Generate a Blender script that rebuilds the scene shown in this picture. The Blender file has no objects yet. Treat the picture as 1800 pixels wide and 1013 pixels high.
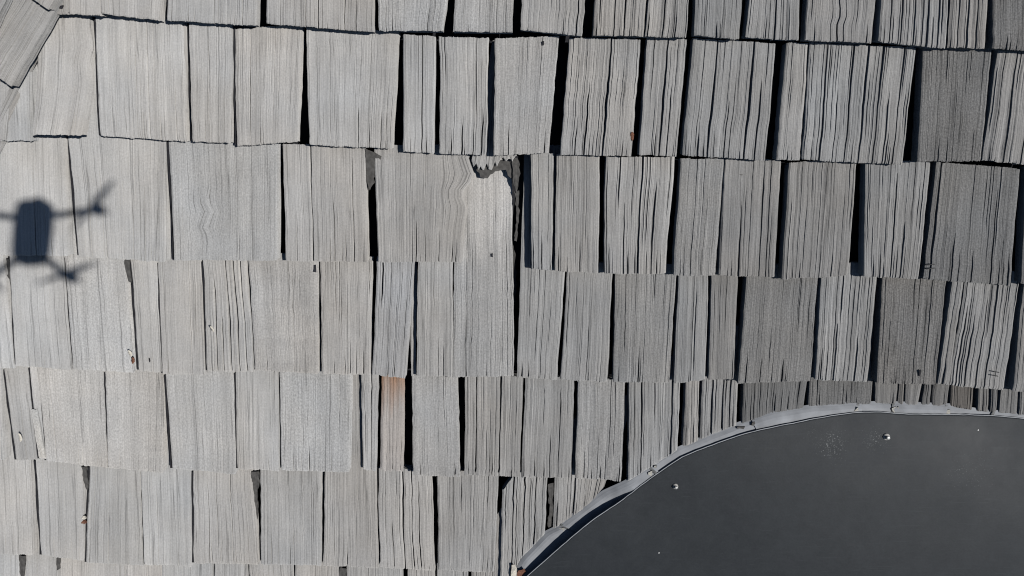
import bpy, math, random
import numpy as np
from mathutils import Matrix, Vector

# ------------------------------------------------------------------ camera, world, sun, exposure
# The roof has its own frame: u to the right, v up the slope, w out of the roof.
# One unit of that frame is U metres.
F, CX, CY = 1200.0, 900.0, 506.5          # lens in photo pixels
DIST, U = 1200.0, 0.00135                 # camera 1200 units (1.62 m) off the roof
TILT = math.radians(8.0)                  # camera looks 8 degrees down-slope of the roof normal
PITCH = math.radians(24.0)
T = 22.0                                  # butt thickness / course step, in units

ROOF = Matrix.Translation((0, 0, 5.0)) @ Matrix.Rotation(PITCH, 4, 'X') @ Matrix.Scale(U, 4)
ROT = Matrix.Rotation(PITCH, 3, 'X')
ct, st = math.cos(TILT), math.sin(TILT)

def unproj(px, py, w=0.0):
    """photo pixel -> point on the roof sheet lying w units out of the roof plane"""
    px = np.asarray(px, float); py = np.asarray(py, float); w = np.asarray(w, float)
    dx = (px - CX) / F; dy = -(py - CY) / F
    vx = dx; vy = dy * ct - st; vz = -(dy * st) - ct
    k = (w - DIST) / vz
    return np.stack(np.broadcast_arrays(vx * k, vy * k, w), -1)

scene = bpy.context.scene
cam_data = bpy.data.cameras.new("camera")
cam = bpy.data.objects.new("camera", cam_data)
scene.collection.objects.link(cam)
cam_data.sensor_width = 36.0
cam_data.lens = 36.0 * F / 1800.0
cam_data.clip_start = 0.01
cam_data.clip_end = 2000.0
cam.matrix_world = (Matrix.Translation((0, 0, 5.0)) @ Matrix.Rotation(PITCH, 4, 'X')
                    @ Matrix.Translation((0, 0, DIST * U)) @ Matrix.Rotation(-TILT, 4, 'X'))
scene.camera = cam

# sun: it stands behind the drone, whose shadow falls at the left edge of the view
SHADOW = unproj(57, 410, 0.0)
DRONE_C = np.array([30.0, -40.0, DIST + 150.0])
S = DRONE_C - SHADOW
S /= np.linalg.norm(S)
sun_dir = (ROT @ Vector(S)).normalized()
SUN_EL = math.asin(sun_dir.z)
SUN_ROT = math.atan2(sun_dir.x, sun_dir.y)
world = bpy.data.worlds.new("World")
scene.world = world
world.use_nodes = True
wn = world.node_tree
bg = wn.nodes["Background"]
sky = wn.nodes.new("ShaderNodeTexSky")
sky.sky_type = 'NISHITA'
sky.sun_disc = False
sky.sun_elevation = SUN_EL
sky.sun_rotation = SUN_ROT
sky.altitude = 1800.0            # thin, clear mountain air: deep blue sky, dark shade
sky.dust_density = 0.3
wn.links.new(sky.outputs[0], bg.inputs[0])
bg.inputs[1].default_value = 0.05
sun_data = bpy.data.lights.new("sun", 'SUN')
sun_data.energy = 4.6
sun_data.angle = math.radians(0.65)
sun_data.color = (1.0, 0.98, 0.955)
sun = bpy.data.objects.new("sun", sun_data)
scene.collection.objects.link(sun)
sun.rotation_euler = sun_dir.to_track_quat('Z', 'Y').to_euler()
sun.location = sun_dir * 20
scene.view_settings.view_transform = 'Standard'
scene.view_settings.look = 'None'
scene.view_settings.gamma = 1.0
scene.view_settings.exposure = 0.0
scene.view_settings.use_curve_mapping = False
scene.cycles.filter_width = 1.1
scene.cycles.max_bounces = 4
scene.cycles.diffuse_bounces = 0
scene.cycles.glossy_bounces = 2

# ------------------------------------------------------------------ helpers
COL = scene.collection

def link(name, verts, faces, mat, parent=None, uv=None, smooth=False, origin=None, mats=None, midx=None):
    verts = np.asarray(verts, float)
    if origin is not None:
        verts = verts - np.asarray(origin)
    me = bpy.data.meshes.new(name)
    me.from_pydata(verts.tolist(), [], faces)
    if uv is not None:
        lay = me.uv_layers.new(name="UVMap")
        li = np.empty(len(me.loops), dtype=np.int32)
        me.loops.foreach_get("vertex_index", li)
        lay.data.foreach_set("uv", np.asarray(uv, np.float32)[li].ravel())
    for m in (mats or [mat]):
        me.materials.append(m)
    if midx is not None:
        me.polygons.foreach_set("material_index", np.asarray(midx, np.int32))
    if smooth:
        me.polygons.foreach_set("use_smooth", np.ones(len(me.polygons), bool))
    me.update()
    ob = bpy.data.objects.new(name, me)
    COL.objects.link(ob)
    if parent is not None:
        ob.parent = parent
    if origin is not None:
        ob.location = tuple(origin)
    return ob

def thing(name, label, cat, loc=(0, 0, 0), group=None):
    """an Empty standing in the roof's frame; its children are written in roof units around loc"""
    e = bpy.data.objects.new(name, None)
    e.empty_display_size = 20
    COL.objects.link(e)
    e.matrix_world = ROOF @ Matrix.Translation(tuple(loc))
    e["label"] = label
    e["category"] = cat
    if group:
        e["group"] = group
    return e

def smooth_noise(rng, n, step):
    """1-D smooth noise, n samples, correlation length step samples, about -1..1"""
    k = max(2, int(n / max(step, 1e-6)) + 3)
    a = rng.uniform(-1, 1, k)
    t = np.linspace(0, k - 1.001, n)
    i = t.astype(int); f = t - i; f = f * f * (3 - 2 * f)
    return a[i] * (1 - f) + a[np.minimum(i + 1, k - 1)] * f

# ------------------------------------------------------------------ materials
def nodes_of(name):
    m = bpy.data.materials.new(name)
    m.use_nodes = True
    nt = m.node_tree
    return m, nt, nt.nodes["Principled BSDF"]

def N(nt, kind, **kw):
    n = nt.nodes.new(kind)
    for k, v in kw.items():
        setattr(n, k, v)
    return n

def math_node(nt, op, a, b=None, clamp=False):
    n = N(nt, "ShaderNodeMath", operation=op, use_clamp=clamp)
    for i, x in enumerate((a, b)):
        if x is None:
            continue
        if isinstance(x, (int, float)):
            n.inputs[i].default_value = x
        else:
            nt.links.new(x, n.inputs[i])
    return n.outputs[0]

def remap(nt, x, a, b, c, d):
    n = N(nt, "ShaderNodeMapRange")
    n.inputs[1].default_value, n.inputs[2].default_value = a, b
    n.inputs[3].default_value, n.inputs[4].default_value = c, d
    nt.links.new(x, n.inputs[0])
    return n.outputs[0]

def wood_material():
    m, nt, p = nodes_of("weathered_cedar")
    L = nt.links.new
    uv = N(nt, "ShaderNodeUVMap")
    info = N(nt, "ShaderNodeObjectInfo")
    tint = N(nt, "ShaderNodeAttribute", attribute_type='OBJECT', attribute_name="tint")
    fine = N(nt, "ShaderNodeAttribute", attribute_type='OBJECT', attribute_name="speckle")
    off = N(nt, "ShaderNodeCombineXYZ")
    L(math_node(nt, 'MULTIPLY', info.outputs["Random"], 9000.0), off.inputs[0])
    L(math_node(nt, 'MULTIPLY', info.outputs["Random"], 5000.0), off.inputs[1])
    add = N(nt, "ShaderNodeVectorMath", operation='ADD')
    L(uv.outputs[0], add.inputs[0]); L(off.outputs[0], add.inputs[1])

    def noise(sx, sy, detail=3.0, rough=0.6):
        mp = N(nt, "ShaderNodeMapping")
        mp.inputs["Scale"].default_value = (sx, sy, 1)
        L(add.outputs[0], mp.inputs[0])
        t = N(nt, "ShaderNodeTexNoise")
        t.inputs["Scale"].default_value = 1.0
        t.inputs["Detail"].default_value = detail
        t.inputs["Roughness"].default_value = rough
        L(mp.outputs[0], t.inputs["Vector"])
        return t.outputs["Fac"]
    fibre = noise(0.48, 0.006, 4, 0.75)
    streak = noise(0.055, 0.0022, 3, 0.6)
    blotch = noise(0.012, 0.009, 4, 0.6)
    speck = noise(0.40, 0.30, 2, 0.6)
    warm = noise(0.006, 0.006, 3, 0.5)
    fa = N(nt, "ShaderNodeAttribute", attribute_type='OBJECT', attribute_name="fibre")
    v = math_node(nt, 'ADD', math_node(nt, 'MULTIPLY', remap(nt, fibre, 0.25, 0.75, -0.30, 0.26), fa.outputs["Fac"]), 0.97)
    v = math_node(nt, 'MULTIPLY', v, remap(nt, streak, 0.25, 0.75, 0.86, 1.13))
    v = math_node(nt, 'MULTIPLY', v, remap(nt, blotch, 0.25, 0.75, 0.86, 1.12))
    sp = remap(nt, speck, 0.25, 0.75, -0.5, 0.5)
    sp = math_node(nt, 'MULTIPLY', sp, fine.outputs["Fac"])
    v = math_node(nt, 'MULTIPLY', v, math_node(nt, 'ADD', sp, 1.0))
    check = noise(0.13, 0.0011, 2, 0.5)      # hairline checks along the grain
    v = math_node(nt, 'MULTIPLY', v, remap(nt, math_node(nt, 'ABSOLUTE', math_node(nt, 'SUBTRACT', check, 0.43)), 0.0, 0.016, 0.55, 1.0))
    # slight drift between cool grey and tan grey
    mixc = N(nt, "ShaderNodeMix", data_type='RGBA')
    mixc.inputs["A"].default_value = (0.98, 0.99, 1.0, 1)
    mixc.inputs["B"].default_value = (1.02, 0.99, 0.95, 1)
    L(remap(nt, warm, 0.3, 0.7, 0.0, 1.0), mixc.inputs["Factor"])
    # wood that lay covered until lately keeps its own colour above a certain height
    ff = N(nt, "ShaderNodeAttribute", attribute_type='OBJECT', attribute_name="fresh_from")
    ft = N(nt, "ShaderNodeAttribute", attribute_type='OBJECT', attribute_name="fresh_tint")
    sep = N(nt, "ShaderNodeSeparateXYZ")
    L(uv.outputs[0], sep.inputs[0])
    hgt = math_node(nt, 'ADD', math_node(nt, 'SUBTRACT', sep.outputs["Y"], ff.outputs["Fac"]), remap(nt, streak, 0.2, 0.8, -60.0, 60.0))
    fr = math_node(nt, 'MULTIPLY', remap(nt, hgt, -10.0, 70.0, 0.0, 1.0), math_node(nt, 'GREATER_THAN', ff.outputs["Fac"], 0.5))
    mixf = N(nt, "ShaderNodeMix", data_type='RGBA')
    L(fr, mixf.inputs["Factor"]); L(tint.outputs["Color"], mixf.inputs["A"]); L(ft.outputs["Color"], mixf.inputs["B"])
    m1 = N(nt, "ShaderNodeVectorMath", operation='MULTIPLY')
    L(mixf.outputs["Result"], m1.inputs[0]); L(mixc.outputs["Result"], m1.inputs[1])
    m2 = N(nt, "ShaderNodeVectorMath", operation='SCALE')
    L(m1.outputs[0], m2.inputs[0]); L(v, m2.inputs["Scale"])
    L(m2.outputs[0], p.inputs["Base Color"])
    p.inputs["Roughness"].default_value = 0.9
    p.inputs["Specular IOR Level"].default_value = 0.15
    if "Diffuse Roughness" in p.inputs:
        p.inputs["Diffuse Roughness"].default_value = 0.8
    h = math_node(nt, 'ADD', math_node(nt, 'MULTIPLY', fibre, 1.0), math_node(nt, 'MULTIPLY', speck, 0.28))
    bump = N(nt, "ShaderNodeBump")
    bump.inputs["Strength"].default_value = 0.9
    bump.inputs["Distance"].default_value = 2.2 * U
    L(h, bump.inputs["Height"])
    L(bump.outputs[0], p.inputs["Normal"])
    return m

def plain_material(name, col, rough=0.7, metal=0.0, nscale=0.05, namp=0.2, spec=0.4, bump=0.0):
    m, nt, p = nodes_of(name)
    L = nt.links.new
    tc = N(nt, "ShaderNodeTexCoord")
    t = N(nt, "ShaderNodeTexNoise")
    t.inputs["Scale"].default_value = nscale
    t.inputs["Detail"].default_value = 5
    L(tc.outputs["Object"], t.inputs["Vector"])
    mx = N(nt, "ShaderNodeMix", data_type='RGBA')
    mx.inputs["A"].default_value = tuple(c * (1 - namp) for c in col) + (1,)
    mx.inputs["B"].default_value = tuple(min(1, c * (1 + namp)) for c in col) + (1,)
    L(remap(nt, t.outputs["Fac"], 0.3, 0.7, 0, 1), mx.inputs["Factor"])
    L(mx.outputs["Result"], p.inputs["Base Color"])
    p.inputs["Roughness"].default_value = rough
    p.inputs["Metallic"].default_value = metal
    p.inputs["Specular IOR Level"].default_value = spec
    if bump:
        b = N(nt, "ShaderNodeBump")
        b.inputs["Strength"].default_value = bump
        b.inputs["Distance"].default_value = U
        L(t.outputs["Fac"], b.inputs["Height"])
        L(b.outputs[0], p.inputs["Normal"])
    return m

def panel_material(marks):
    """dark grey coated sheet metal, dusty, with chalky scuffs at the given places (roof units)"""
    m, nt, p = nodes_of("grey_coated_metal")
    L = nt.links.new
    tc = N(nt, "ShaderNodeTexCoord")
    def noise(scale, detail=4, rough=0.6):
        t = N(nt, "ShaderNodeTexNoise")
        t.inputs["Scale"].default_value = scale
        t.inputs["Detail"].default_value = detail
        t.inputs["Roughness"].default_value = rough
        L(tc.outputs["Object"], t.inputs["Vector"])
        return t.outputs["Fac"]
    dust = noise(0.006, 5)
    smp = N(nt, "ShaderNodeMapping")
    smp.inputs["Rotation"].default_value = (0, 0, 0.35); smp.inputs["Scale"].default_value = (0.012, 0.32, 1)
    L(tc.outputs["Object"], smp.inputs[0])
    scr = N(nt, "ShaderNodeTexNoise"); scr.inputs["Scale"].default_value = 1.0; scr.inputs["Detail"].default_value = 3
    L(smp.outputs[0], scr.inputs["Vector"])
    spots = noise(0.03, 6, 0.75)
    grain = noise(0.25, 3)
    flecks = noise(0.42, 3, 0.75)
    base = N(nt, "ShaderNodeMix", data_type='RGBA')
    base.inputs["A"].default_value = (0.0170, 0.0195, 0.0222, 1)
    base.inputs["B"].default_value = (0.0248, 0.0280, 0.0312, 1)
    f = math_node(nt, 'ADD', remap(nt, dust, 0.3, 0.7, 0.15, 0.6), remap(nt, grain, 0.3, 0.7, -0.15, 0.25))
    f = math_node(nt, 'ADD', f, remap(nt, scr.outputs["Fac"], 0.62, 0.75, 0.0, 0.9))
    f = math_node(nt, 'ADD', f, remap(nt, spots, 0.3, 0.75, -0.35, 0.6))
    L(f, base.inputs["Factor"])
    tot = remap(nt, noise(0.09, 3, 0.8), 0.76, 0.80, 0.0, 0.5)
    for (q, r, amt) in marks:
        d = N(nt, "ShaderNodeVectorMath", operation='DISTANCE')
        L(tc.outputs["Object"], d.inputs[0]); d.inputs[1].default_value = tuple(q)
        fall = remap(nt, d.outputs["Value"], 0.0, r, amt, 0.0)
        s = math_node(nt, 'ADD', flecks, math_node(nt, 'MULTIPLY', fall, 0.22))
        tot = math_node(nt, 'MAXIMUM', tot, math_node(nt, 'MULTIPLY', remap(nt, s, 0.69, 0.78, 0.0, 1.0), math_node(nt, 'GREATER_THAN', fall, 0.001)))
    mx = N(nt, "ShaderNodeMix", data_type='RGBA')
    L(math_node(nt, 'MULTIPLY', tot, 0.45), mx.inputs["Factor"])
    L(base.outputs["Result"], mx.inputs["A"])
    mx.inputs["B"].default_value = (0.34, 0.35, 0.34, 1)
    L(mx.outputs["Result"], p.inputs["Base Color"])
    L(remap(nt, dust, 0.3, 0.7, 0.5, 0.6), p.inputs["Roughness"])
    p.inputs["Specular IOR Level"].default_value = 0.12
    b = N(nt, "ShaderNodeBump")
    b.inputs["Strength"].default_value = 0.25
    b.inputs["Distance"].default_value = 0.3 * U
    L(grain, b.inputs["Height"]); L(b.outputs[0], p.inputs["Normal"])
    return m

WOOD = wood_material()
FELT = plain_material("torn_felt", (0.072, 0.069, 0.065), 0.95, 0, 0.12, 0.35, 0.1, 0.6)
DECK = plain_material("black_underlayment", (0.022, 0.022, 0.025), 0.95, 0, 0.1, 0.3, 0.1)
FLASH = plain_material("light_grey_painted_metal", (0.215, 0.223, 0.234), 0.72, 0, 0.03, 0.22, 0.25, 0.2)
HEM = plain_material("bare_hem_metal", (0.26, 0.27, 0.28), 0.55, 0.0, 0.1, 0.2, 0.5)
STEEL = plain_material("zinc_steel", (0.34, 0.34, 0.33), 0.5, 0.5, 0.3, 0.25, 0.5)
RUBBER = plain_material("washer_rubber", (0.30, 0.29, 0.27), 0.7, 0, 0.3, 0.3, 0.3)
WIRE = plain_material("dark_wire", (0.02, 0.02, 0.02), 0.6, 0.3, 0.3, 0.2, 0.3)
PALE = plain_material("pale_chip", (0.46, 0.43, 0.37), 0.8, 0, 0.3, 0.25, 0.2)
LAP = plain_material("dull_lap_metal", (0.10, 0.102, 0.10), 0.7, 0, 0.2, 0.4, 0.3)
SEAL = plain_material("old_sealant", (0.30, 0.29, 0.26), 0.85, 0, 0.3, 0.35, 0.2, 0.4)
RUST = plain_material("brown_husk", (0.13, 0.06, 0.038), 0.8, 0, 0.4, 0.5, 0.2)
DRONE_GREY = plain_material("drone_grey_plastic", (0.30, 0.31, 0.32), 0.45, 0, 0.05, 0.1, 0.5)
DRONE_DARK = plain_material("drone_dark_plastic", (0.03, 0.03, 0.033), 0.5, 0, 0.05, 0.2, 0.5)
SOIL = plain_material("lawn", (0.06, 0.08, 0.035), 0.95, 0, 0.4, 0.4, 0.1)

# ------------------------------------------------------------------ the lie of the land
gs = 400.0
ground = link("ground", [(-gs, -gs, 0), (gs, -gs, 0), (gs, gs, 0), (-gs, gs, 0)], [(0, 1, 2, 3)], SOIL)
ground["kind"] = "structure"

# ------------------------------------------------------------------ the roof and its shakes
roof = thing("shake_roof", "roof of weathered silver grey wood shakes laid in uneven courses", "roof")
def hip_x(y):
    return 104.0 - 0.4815 * y
# deck under the shakes, folded down along the hip at the left
h1, h0 = unproj(hip_x(-480) - 18, -480, -58), unproj(hip_x(1480) - 18, 1480, -58)
o1, o0 = h1 + np.array((-900, -420, -560)), h0 + np.array((-900, -420, -560))
r1, r0 = unproj(2300, -480, -58), unproj(2300, 1480, -58)
dk = [h0, r0, r1, h1, o1, o0]
dk = np.array(dk + [p - np.array((0, 0, 22)) for p in dk])
link("underlayment", dk, [(0, 1, 2, 3), (5, 0, 3, 4), (6, 9, 8, 7), (11, 10, 9, 6), (0, 6, 7, 1), (1, 7, 8, 2), (2, 8, 9, 3), (3, 9, 10, 4), (4, 10, 11, 5), (5, 11, 6, 0)], DECK, roof)

ARC_OUT = np.array([(880, 1040), (904, 1004), (915, 984), (959, 938), (984, 926), (1018, 900), (1063, 866), (1101, 849), (1139, 826),
                    (1191, 792), (1246, 768), (1295, 749), (1340, 734), (1361, 728), (1426, 717), (1499, 712), (1561, 711),
                    (1668, 715), (1720, 724), (1755, 727), (1800, 731), (1900, 748), (2000, 790)], float)
def arc_y(x):
    return np.interp(x, ARC_OUT[:, 0], ARC_OUT[:, 1])

BASE_TINT = np.array((0.380, 0.374, 0.364))

def make_shake(name, bl, br, tl, tr, seed, g=0.4, tone=1.0, tint=None, cracks=(), E=200.0, w0=0.0, thick=None,
               length=2.05, wave=1.0, rag=1.0, splits=1.0, arc=False, yb_nom=None, knot=None, speckle=0.26, tip=0.0,
               lift=0.0, butt_shape=None, wtop=None, parent=None, kind=None, label=None, lod=1.0, edge_rag=1.0, fresh=None, ripple=0.0):
    """one split shake. bl, br: butt corners, tl, tr: points further up its two edges (photo pixels)."""
    rng = np.random.default_rng(seed)
    width = 0.5 * (abs(br[0] - bl[0]) + abs(tr[0] - tl[0])) if not kind == 'cap' else math.hypot(br[0] - bl[0], br[1] - bl[1])
    # --- columns: [pos, role] role 0 plain, -1/+1 groove shoulder, 2 groove centre
    cols = [(0.0, 0, -1), (width, 0, -1)]
    grooves = []
    n = int(width / (8.6 - 3.4 * g) * lod)
    for i in range(n):
        x = (i + rng.uniform(0.1, 0.9)) * width / n
        big = rng.random() < 0.10 + 0.25 * g
        depth = (rng.uniform(0.7, 2.0) * (0.55 + g)) if not big else rng.uniform(3.0, 11.0) * (0.2 + g)
        hw = rng.uniform(0.6, 1.0) if not big else rng.uniform(0.55, 1.15) * (0.7 + 0.4 * g)
        a = rng.uniform(-0.5, 0.7); b = a + rng.uniform(0.35, 1.6)
        grooves.append((x, hw, depth, a, b, 0.15))
    ns = int(rng.uniform(1.5, 4.5) * splits * width / 90 * (0.7 + g))
    for i in range(ns):
        grooves.append((rng.uniform(0.04, 0.96) * width, rng.uniform(0.9, 1.9), rng.uniform(7, 13), -0.5, rng.uniform(0.04, 0.34) ** 1.1, 0.12))
    for c in cracks:
        fx, ln, cw = c[0], c[1], c[2]
        a = c[3] if len(c) > 3 else -0.5
        grooves.append((fx * width, cw * 0.55, 19.0, a, ln, 0.10))
    grooves.sort(key=lambda q: q[0])
    kept = []
    for q in grooves:           # keep grooves from crossing one another; the deeper one stays
        if q[0] - q[1] < 1.0 or q[0] + q[1] > width - 1.0:
            continue
        while kept and kept[-1][0] + kept[-1][1] + 0.5 > q[0] - q[1]:
            if kept[-1][2] >= q[2]:
                q = None; break
            kept.pop()
        if q is not None:
            kept.append(q)
    for k, q in enumerate(kept):
        cols += [(q[0] - q[1], -1, k), (q[0], 2, k), (q[0] + q[1], 1, k)]
    cols.sort(key=lambda c: c[0])
    full = []
    gap = 3.6 / lod
    for a, b in zip(cols[:-1], cols[1:]):
        full.append(a)
        d = b[0] - a[0]
        if d > gap and not (a[1] == -1 or b[1] == 1):
            m = int(d / gap) + 1
            full += [(a[0] + d * j / m, 0, -1) for j in range(1, m)]
    full.append(cols[-1])
    X = np.array([c[0] for c in full]); role = np.array([c[1] for c in full]); gi = np.array([c[2] for c in full])
    nx = len(X); u = X / width
    # --- rows: t = 0 at the butt, 1 at the upper course's butt, up to `length` underneath it
    ne = max(8, int(15 * lod))
    t = np.concatenate([[0, 0.012, 0.035], np.linspace(0.075, 1.06, ne), np.linspace(1.2, length, max(2, int((length - 1) * 5)))])
    t = t[t <= length + 1e-6]
    ny = len(t)
    # butt line
    xb = bl[0] + (br[0] - bl[0]) * u
    yb = bl[1] + (br[1] - bl[1]) * u
    if arc:
        yb = arc_y(xb) - 1.0
    if butt_shape is not None:
        yb = yb + np.interp(u, butt_shape[0], butt_shape[1])
    if kind != 'cap':
        yb = yb + rag * (rng.normal(0, 0.4, nx) + 0.9 * smooth_noise(rng, nx, nx / 7))
        yb = yb - np.where(role == 2, 0.9, 0.0) * rag
    xt = tl[0] + (tr[0] - tl[0]) * u
    yt = tl[1] + (tr[1] - tl[1]) * u
    if kind == 'cap':
        wb = np.full(nx, w0) + tip * (1 - u); wt = wb - T * 0.9
        scale_t = np.ones(nx)
    else:
        nom = yb if yb_nom is None else np.full(nx, yb_nom)
        wb = w0 - T * (nom - yb) / E
        wt = w0 - T * (nom - yt) / E
        scale_t = E / np.maximum(20.0, (yb - yt))      # t counts in exposures
    B = unproj(xb, yb, wb); Tp = unproj(xt, yt, wt)
    dirv = (Tp - B) * scale_t[:, None]
    P = B[None] + dirv[None] * t[:, None, None]        # ny, nx, 3
    # grain wander and knots
    tt = t[:, None]; uu = u[None, :]
    ph = rng.uniform(0, 6.28, 6)
    wander = 0.42 * wave * (1.3 * np.sin(2.1 * tt + ph[0] + 1.2 * uu) + 0.9 * np.sin(4.7 * tt + ph[1] + 2.0 * uu) + 0.5 * np.sin(9.3 * tt + ph[2] + 3 * uu))
    wander += edge_rag * 0.35 * rng.normal(0, 1, (ny, 1))
    shape_in = np.clip(np.minimum(tt / 0.1, 1), 0, 1)
    P[..., 0] += wander * (0.4 + 0.6 * shape_in)
    if knot is not None:
        for (ku, kt, kr, ka) in knot:
            d2 = ((uu - ku) * width / kr) ** 2 + ((tt - kt) * E / (kr * 1.5)) ** 2
            P[..., 0] += ka * np.exp(-d2) * np.sin(3.0 * (tt - kt) * E / kr + 0.6)
            P[..., 2] += 2.0 * np.exp(-d2 * 1.5)
    # relief
    W = np.zeros((ny, nx))
    colh = rng.normal(0, 0.2 + 0.16 * g, nx)
    W += colh[None] * (0.7 + 0.5 * np.sin(3.0 * tt + ph[3] + uu * 9))
    low = smooth_noise(rng, nx, max(3, nx / max(2, width / 22)))
    W += low[None] * (0.5 + 0.35 * g)
    for k, (x, hw, depth, a, b, fade) in enumerate(kept):
        env = np.clip((t - a) / fade, 0, 1) * np.clip((b - t) / fade, 0, 1)
        env = env * (0.75 + 0.25 * np.sin(t * rng.uniform(3, 8) + rng.uniform(0, 6)))
        ic = np.where((gi == k) & (role == 2))[0]
        W[:, ic] -= (depth * env)[:, None]
        if depth > 5:
            for sgn in (-1, 1):
                isd = np.where((gi == k) & (role == sgn))[0]
                P[:, isd, 0] -= (sgn * hw * 0.75 * (1 - env))[:, None]
    if ripple:
        W += ripple * (np.sin(2 * np.pi * tt * 5.2 + 1.5 * np.sin(2.5 * uu + ph[4])) + 0.6 * np.sin(2 * np.pi * tt * 8.7 + 3 * uu))
    cup = rng.normal(0, 1.6)
    W += cup * ((2 * uu - 1) ** 2 - 0.4) * np.clip(1.15 - tt, 0.0, 1)
    W += rng.normal(0, 1.2) * (uu - 0.5) * np.clip(1.15 - tt, 0, 1)
    P[..., 2] += (lift + abs(rng.normal(0, 0.9))) * np.clip(1 - tt, 0, 1) ** 2
    edge = np.clip(1 - np.minimum(X, width - X) / 2.2, 0, 1)
    W -= 1.3 * edge[None] ** 2
    W[0] -= 1.6; W[1] -= 0.4
    P[..., 2] += W
    th = (T - 1.5) if thick is None else thick
    # --- closed mesh: upper face, butt face, two sides, underside, head
    V = P.reshape(-1, 3)
    botL = np.stack([P[:, 0, 0], P[:, 0, 1], P[:, 0, 2] - W[:, 0] * 0.9 - th], -1)
    botR = np.stack([P[:, -1, 0], P[:, -1, 1], P[:, -1, 2] - W[:, -1] * 0.9 - th], -1)
    botL[0, 1] += 6; botR[0, 1] += 6
    botF = np.stack([P[0, :, 0], np.linspace(botL[0, 1], botR[0, 1], nx), np.linspace(botL[0, 2], botR[0, 2], nx)], -1)
    o1 = len(V); o2 = o1 + ny; o3 = o2 + ny
    verts = np.concatenate([V, botL, botR, botF])
    idx = np.arange(ny * nx).reshape(ny, nx)
    f = np.stack([idx[:-1, :-1], idx[:-1, 1:], idx[1:, 1:], idx[1:, :-1]], -1).reshape(-1, 4).tolist()
    for j in range(ny - 1):
        f.append([int(idx[j, 0]), int(idx[j + 1, 0]), o1 + j + 1, o1 + j])
        f.append([int(idx[j, -1]), o2 + j, o2 + j + 1, int(idx[j + 1, -1])])
        f.append([o1 + j, o1 + j + 1, o2 + j + 1, o2 + j])
    for i in range(nx - 1):
        f.append([int(idx[0, i]), o3 + i, o3 + i + 1, int(idx[0, i + 1])])
    f.append([int(idx[-1, 0]), int(idx[-1, -1]), o2 + ny - 1, o1 + ny - 1])
    uvt = np.stack(np.broadcast_arrays(X[None, :], t[:, None] * E), -1).reshape(-1, 2)
    uvs = np.concatenate([uvt, np.stack([np.full(ny, -9.0) , t * E], -1), np.stack([np.full(ny, width + 9.0), t * E], -1),
                          np.stack([X, np.full(nx, -20.0)], -1)])
    c = np.array(tint if tint is not None else BASE_TINT) * tone
    if parent == 'raw':
        return verts, f, uvs
    org = verts[int(idx[0, nx // 2])].copy()
    ob = link(name, verts, f, WOOD, parent if parent is not None else roof, uv=uvs, origin=org)
    ob["tint"] = [float(q) for q in c]
    ob["speckle"] = float(speckle)
    if fresh:
        ob["fresh_from"] = float(fresh[0]); ob["fresh_tint"] = [float(q) for q in fresh[1]]
    ob["fibre"] = float(min(1.1, 0.46 + 0.72 * g))
    if label:
        ob["label"] = label
    return ob

# Each row: (x left top, x left butt, x right top, x right butt, y butt left, y butt right, options)
ROWS = {}
ROWS['Z'] = [(60, 58, 150, 148, -150, -148, {}), (156, 155, 262, 262, -150, -146, {}), (268, 268, 420, 420, -142, -140, {}), (428, 428, 520, 520, -142, -138, {}),
             (530, 530, 690, 688, -138, -136, {}), (702, 700, 830, 826, -136, -134, {}), (846, 842, 990, 986, -132, -130, {}), (1004, 1000, 1090, 1084, -130, -130, {}),
             (1110, 1106, 1265, 1260, -128, -126, {}), (1285, 1280, 1370, 1362, -124, -124, {}), (1390, 1384, 1500, 1494, -124, -120, {}), (1520, 1512, 1640, 1630, -118, -116, {}), (1664, 1655, 1800, 1790, -116, -112, {})]
ROWS['A'] = [(98, 98, 119, 119, 25, 26, dict(tone=.72, g=.8, label="short dark rotted shake with a knot at the hip")),
    (120, 120, 178, 178, 25, 28, {}), (180, 180, 283, 279, 25, 36, {}),
    (295, 294, 451, 449, 36, 45, dict(cracks=[(.52, .8, 2.2), (.85, 2, 2.5)])),
    (468, 468, 657, 656, 42, 56, dict(g=.55, cracks=[(.365, 2, 3), (.48, 2, 4.5), (.73, 2, 3.5)])),
    (665, 666, 786, 778, 54, 55, dict(g=.3, speckle=.5)), (799, 796, 903, 901, 55, 57, dict(g=.35, speckle=.5)),
    (917, 915, 1028, 1023, 52, 65, dict(g=.55, cracks=[(.9, 2, 3.5)])),
    (1046, 1042, 1137, 1132, 62, 64, dict(g=.8, cracks=[(.4, .4, 3), (.6, .55, 3)])), (1140, 1134, 1211, 1206, 65, 66, dict(g=.8, cracks=[(.42, .5, 4)])),
    (1223, 1220, 1305, 1300, 62, 70, dict(g=.5, tone=.9)), (1317, 1310, 1406, 1404, 66, 71, dict(g=.8, cracks=[(.55, 2, 3.5)])),
    (1421, 1415, 1540, 1533, 71, 76, dict(g=.6, knot=[(.5, .2, 26, 2.5)], wave=2.5, tone=.92, cracks=[(.47, 2, 3)])),
    (1548, 1543, 1667, 1661, 74, 86, dict(g=1.0, cracks=[(.16, 2, 3.5), (.33, 2, 3), (.52, 2, 3), (.72, 2, 4), (.88, 2, 3)])),
    (1673, 1667, 1736, 1730, 83, 86, dict(g=1.0, cracks=[(.25, 2, 3), (.5, 2, 4), (.75, 2, 3)])),
    (1745, 1743, 1872, 1866, 85, 94, dict(g=.5, tone=.6, speckle=.7))]
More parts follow.
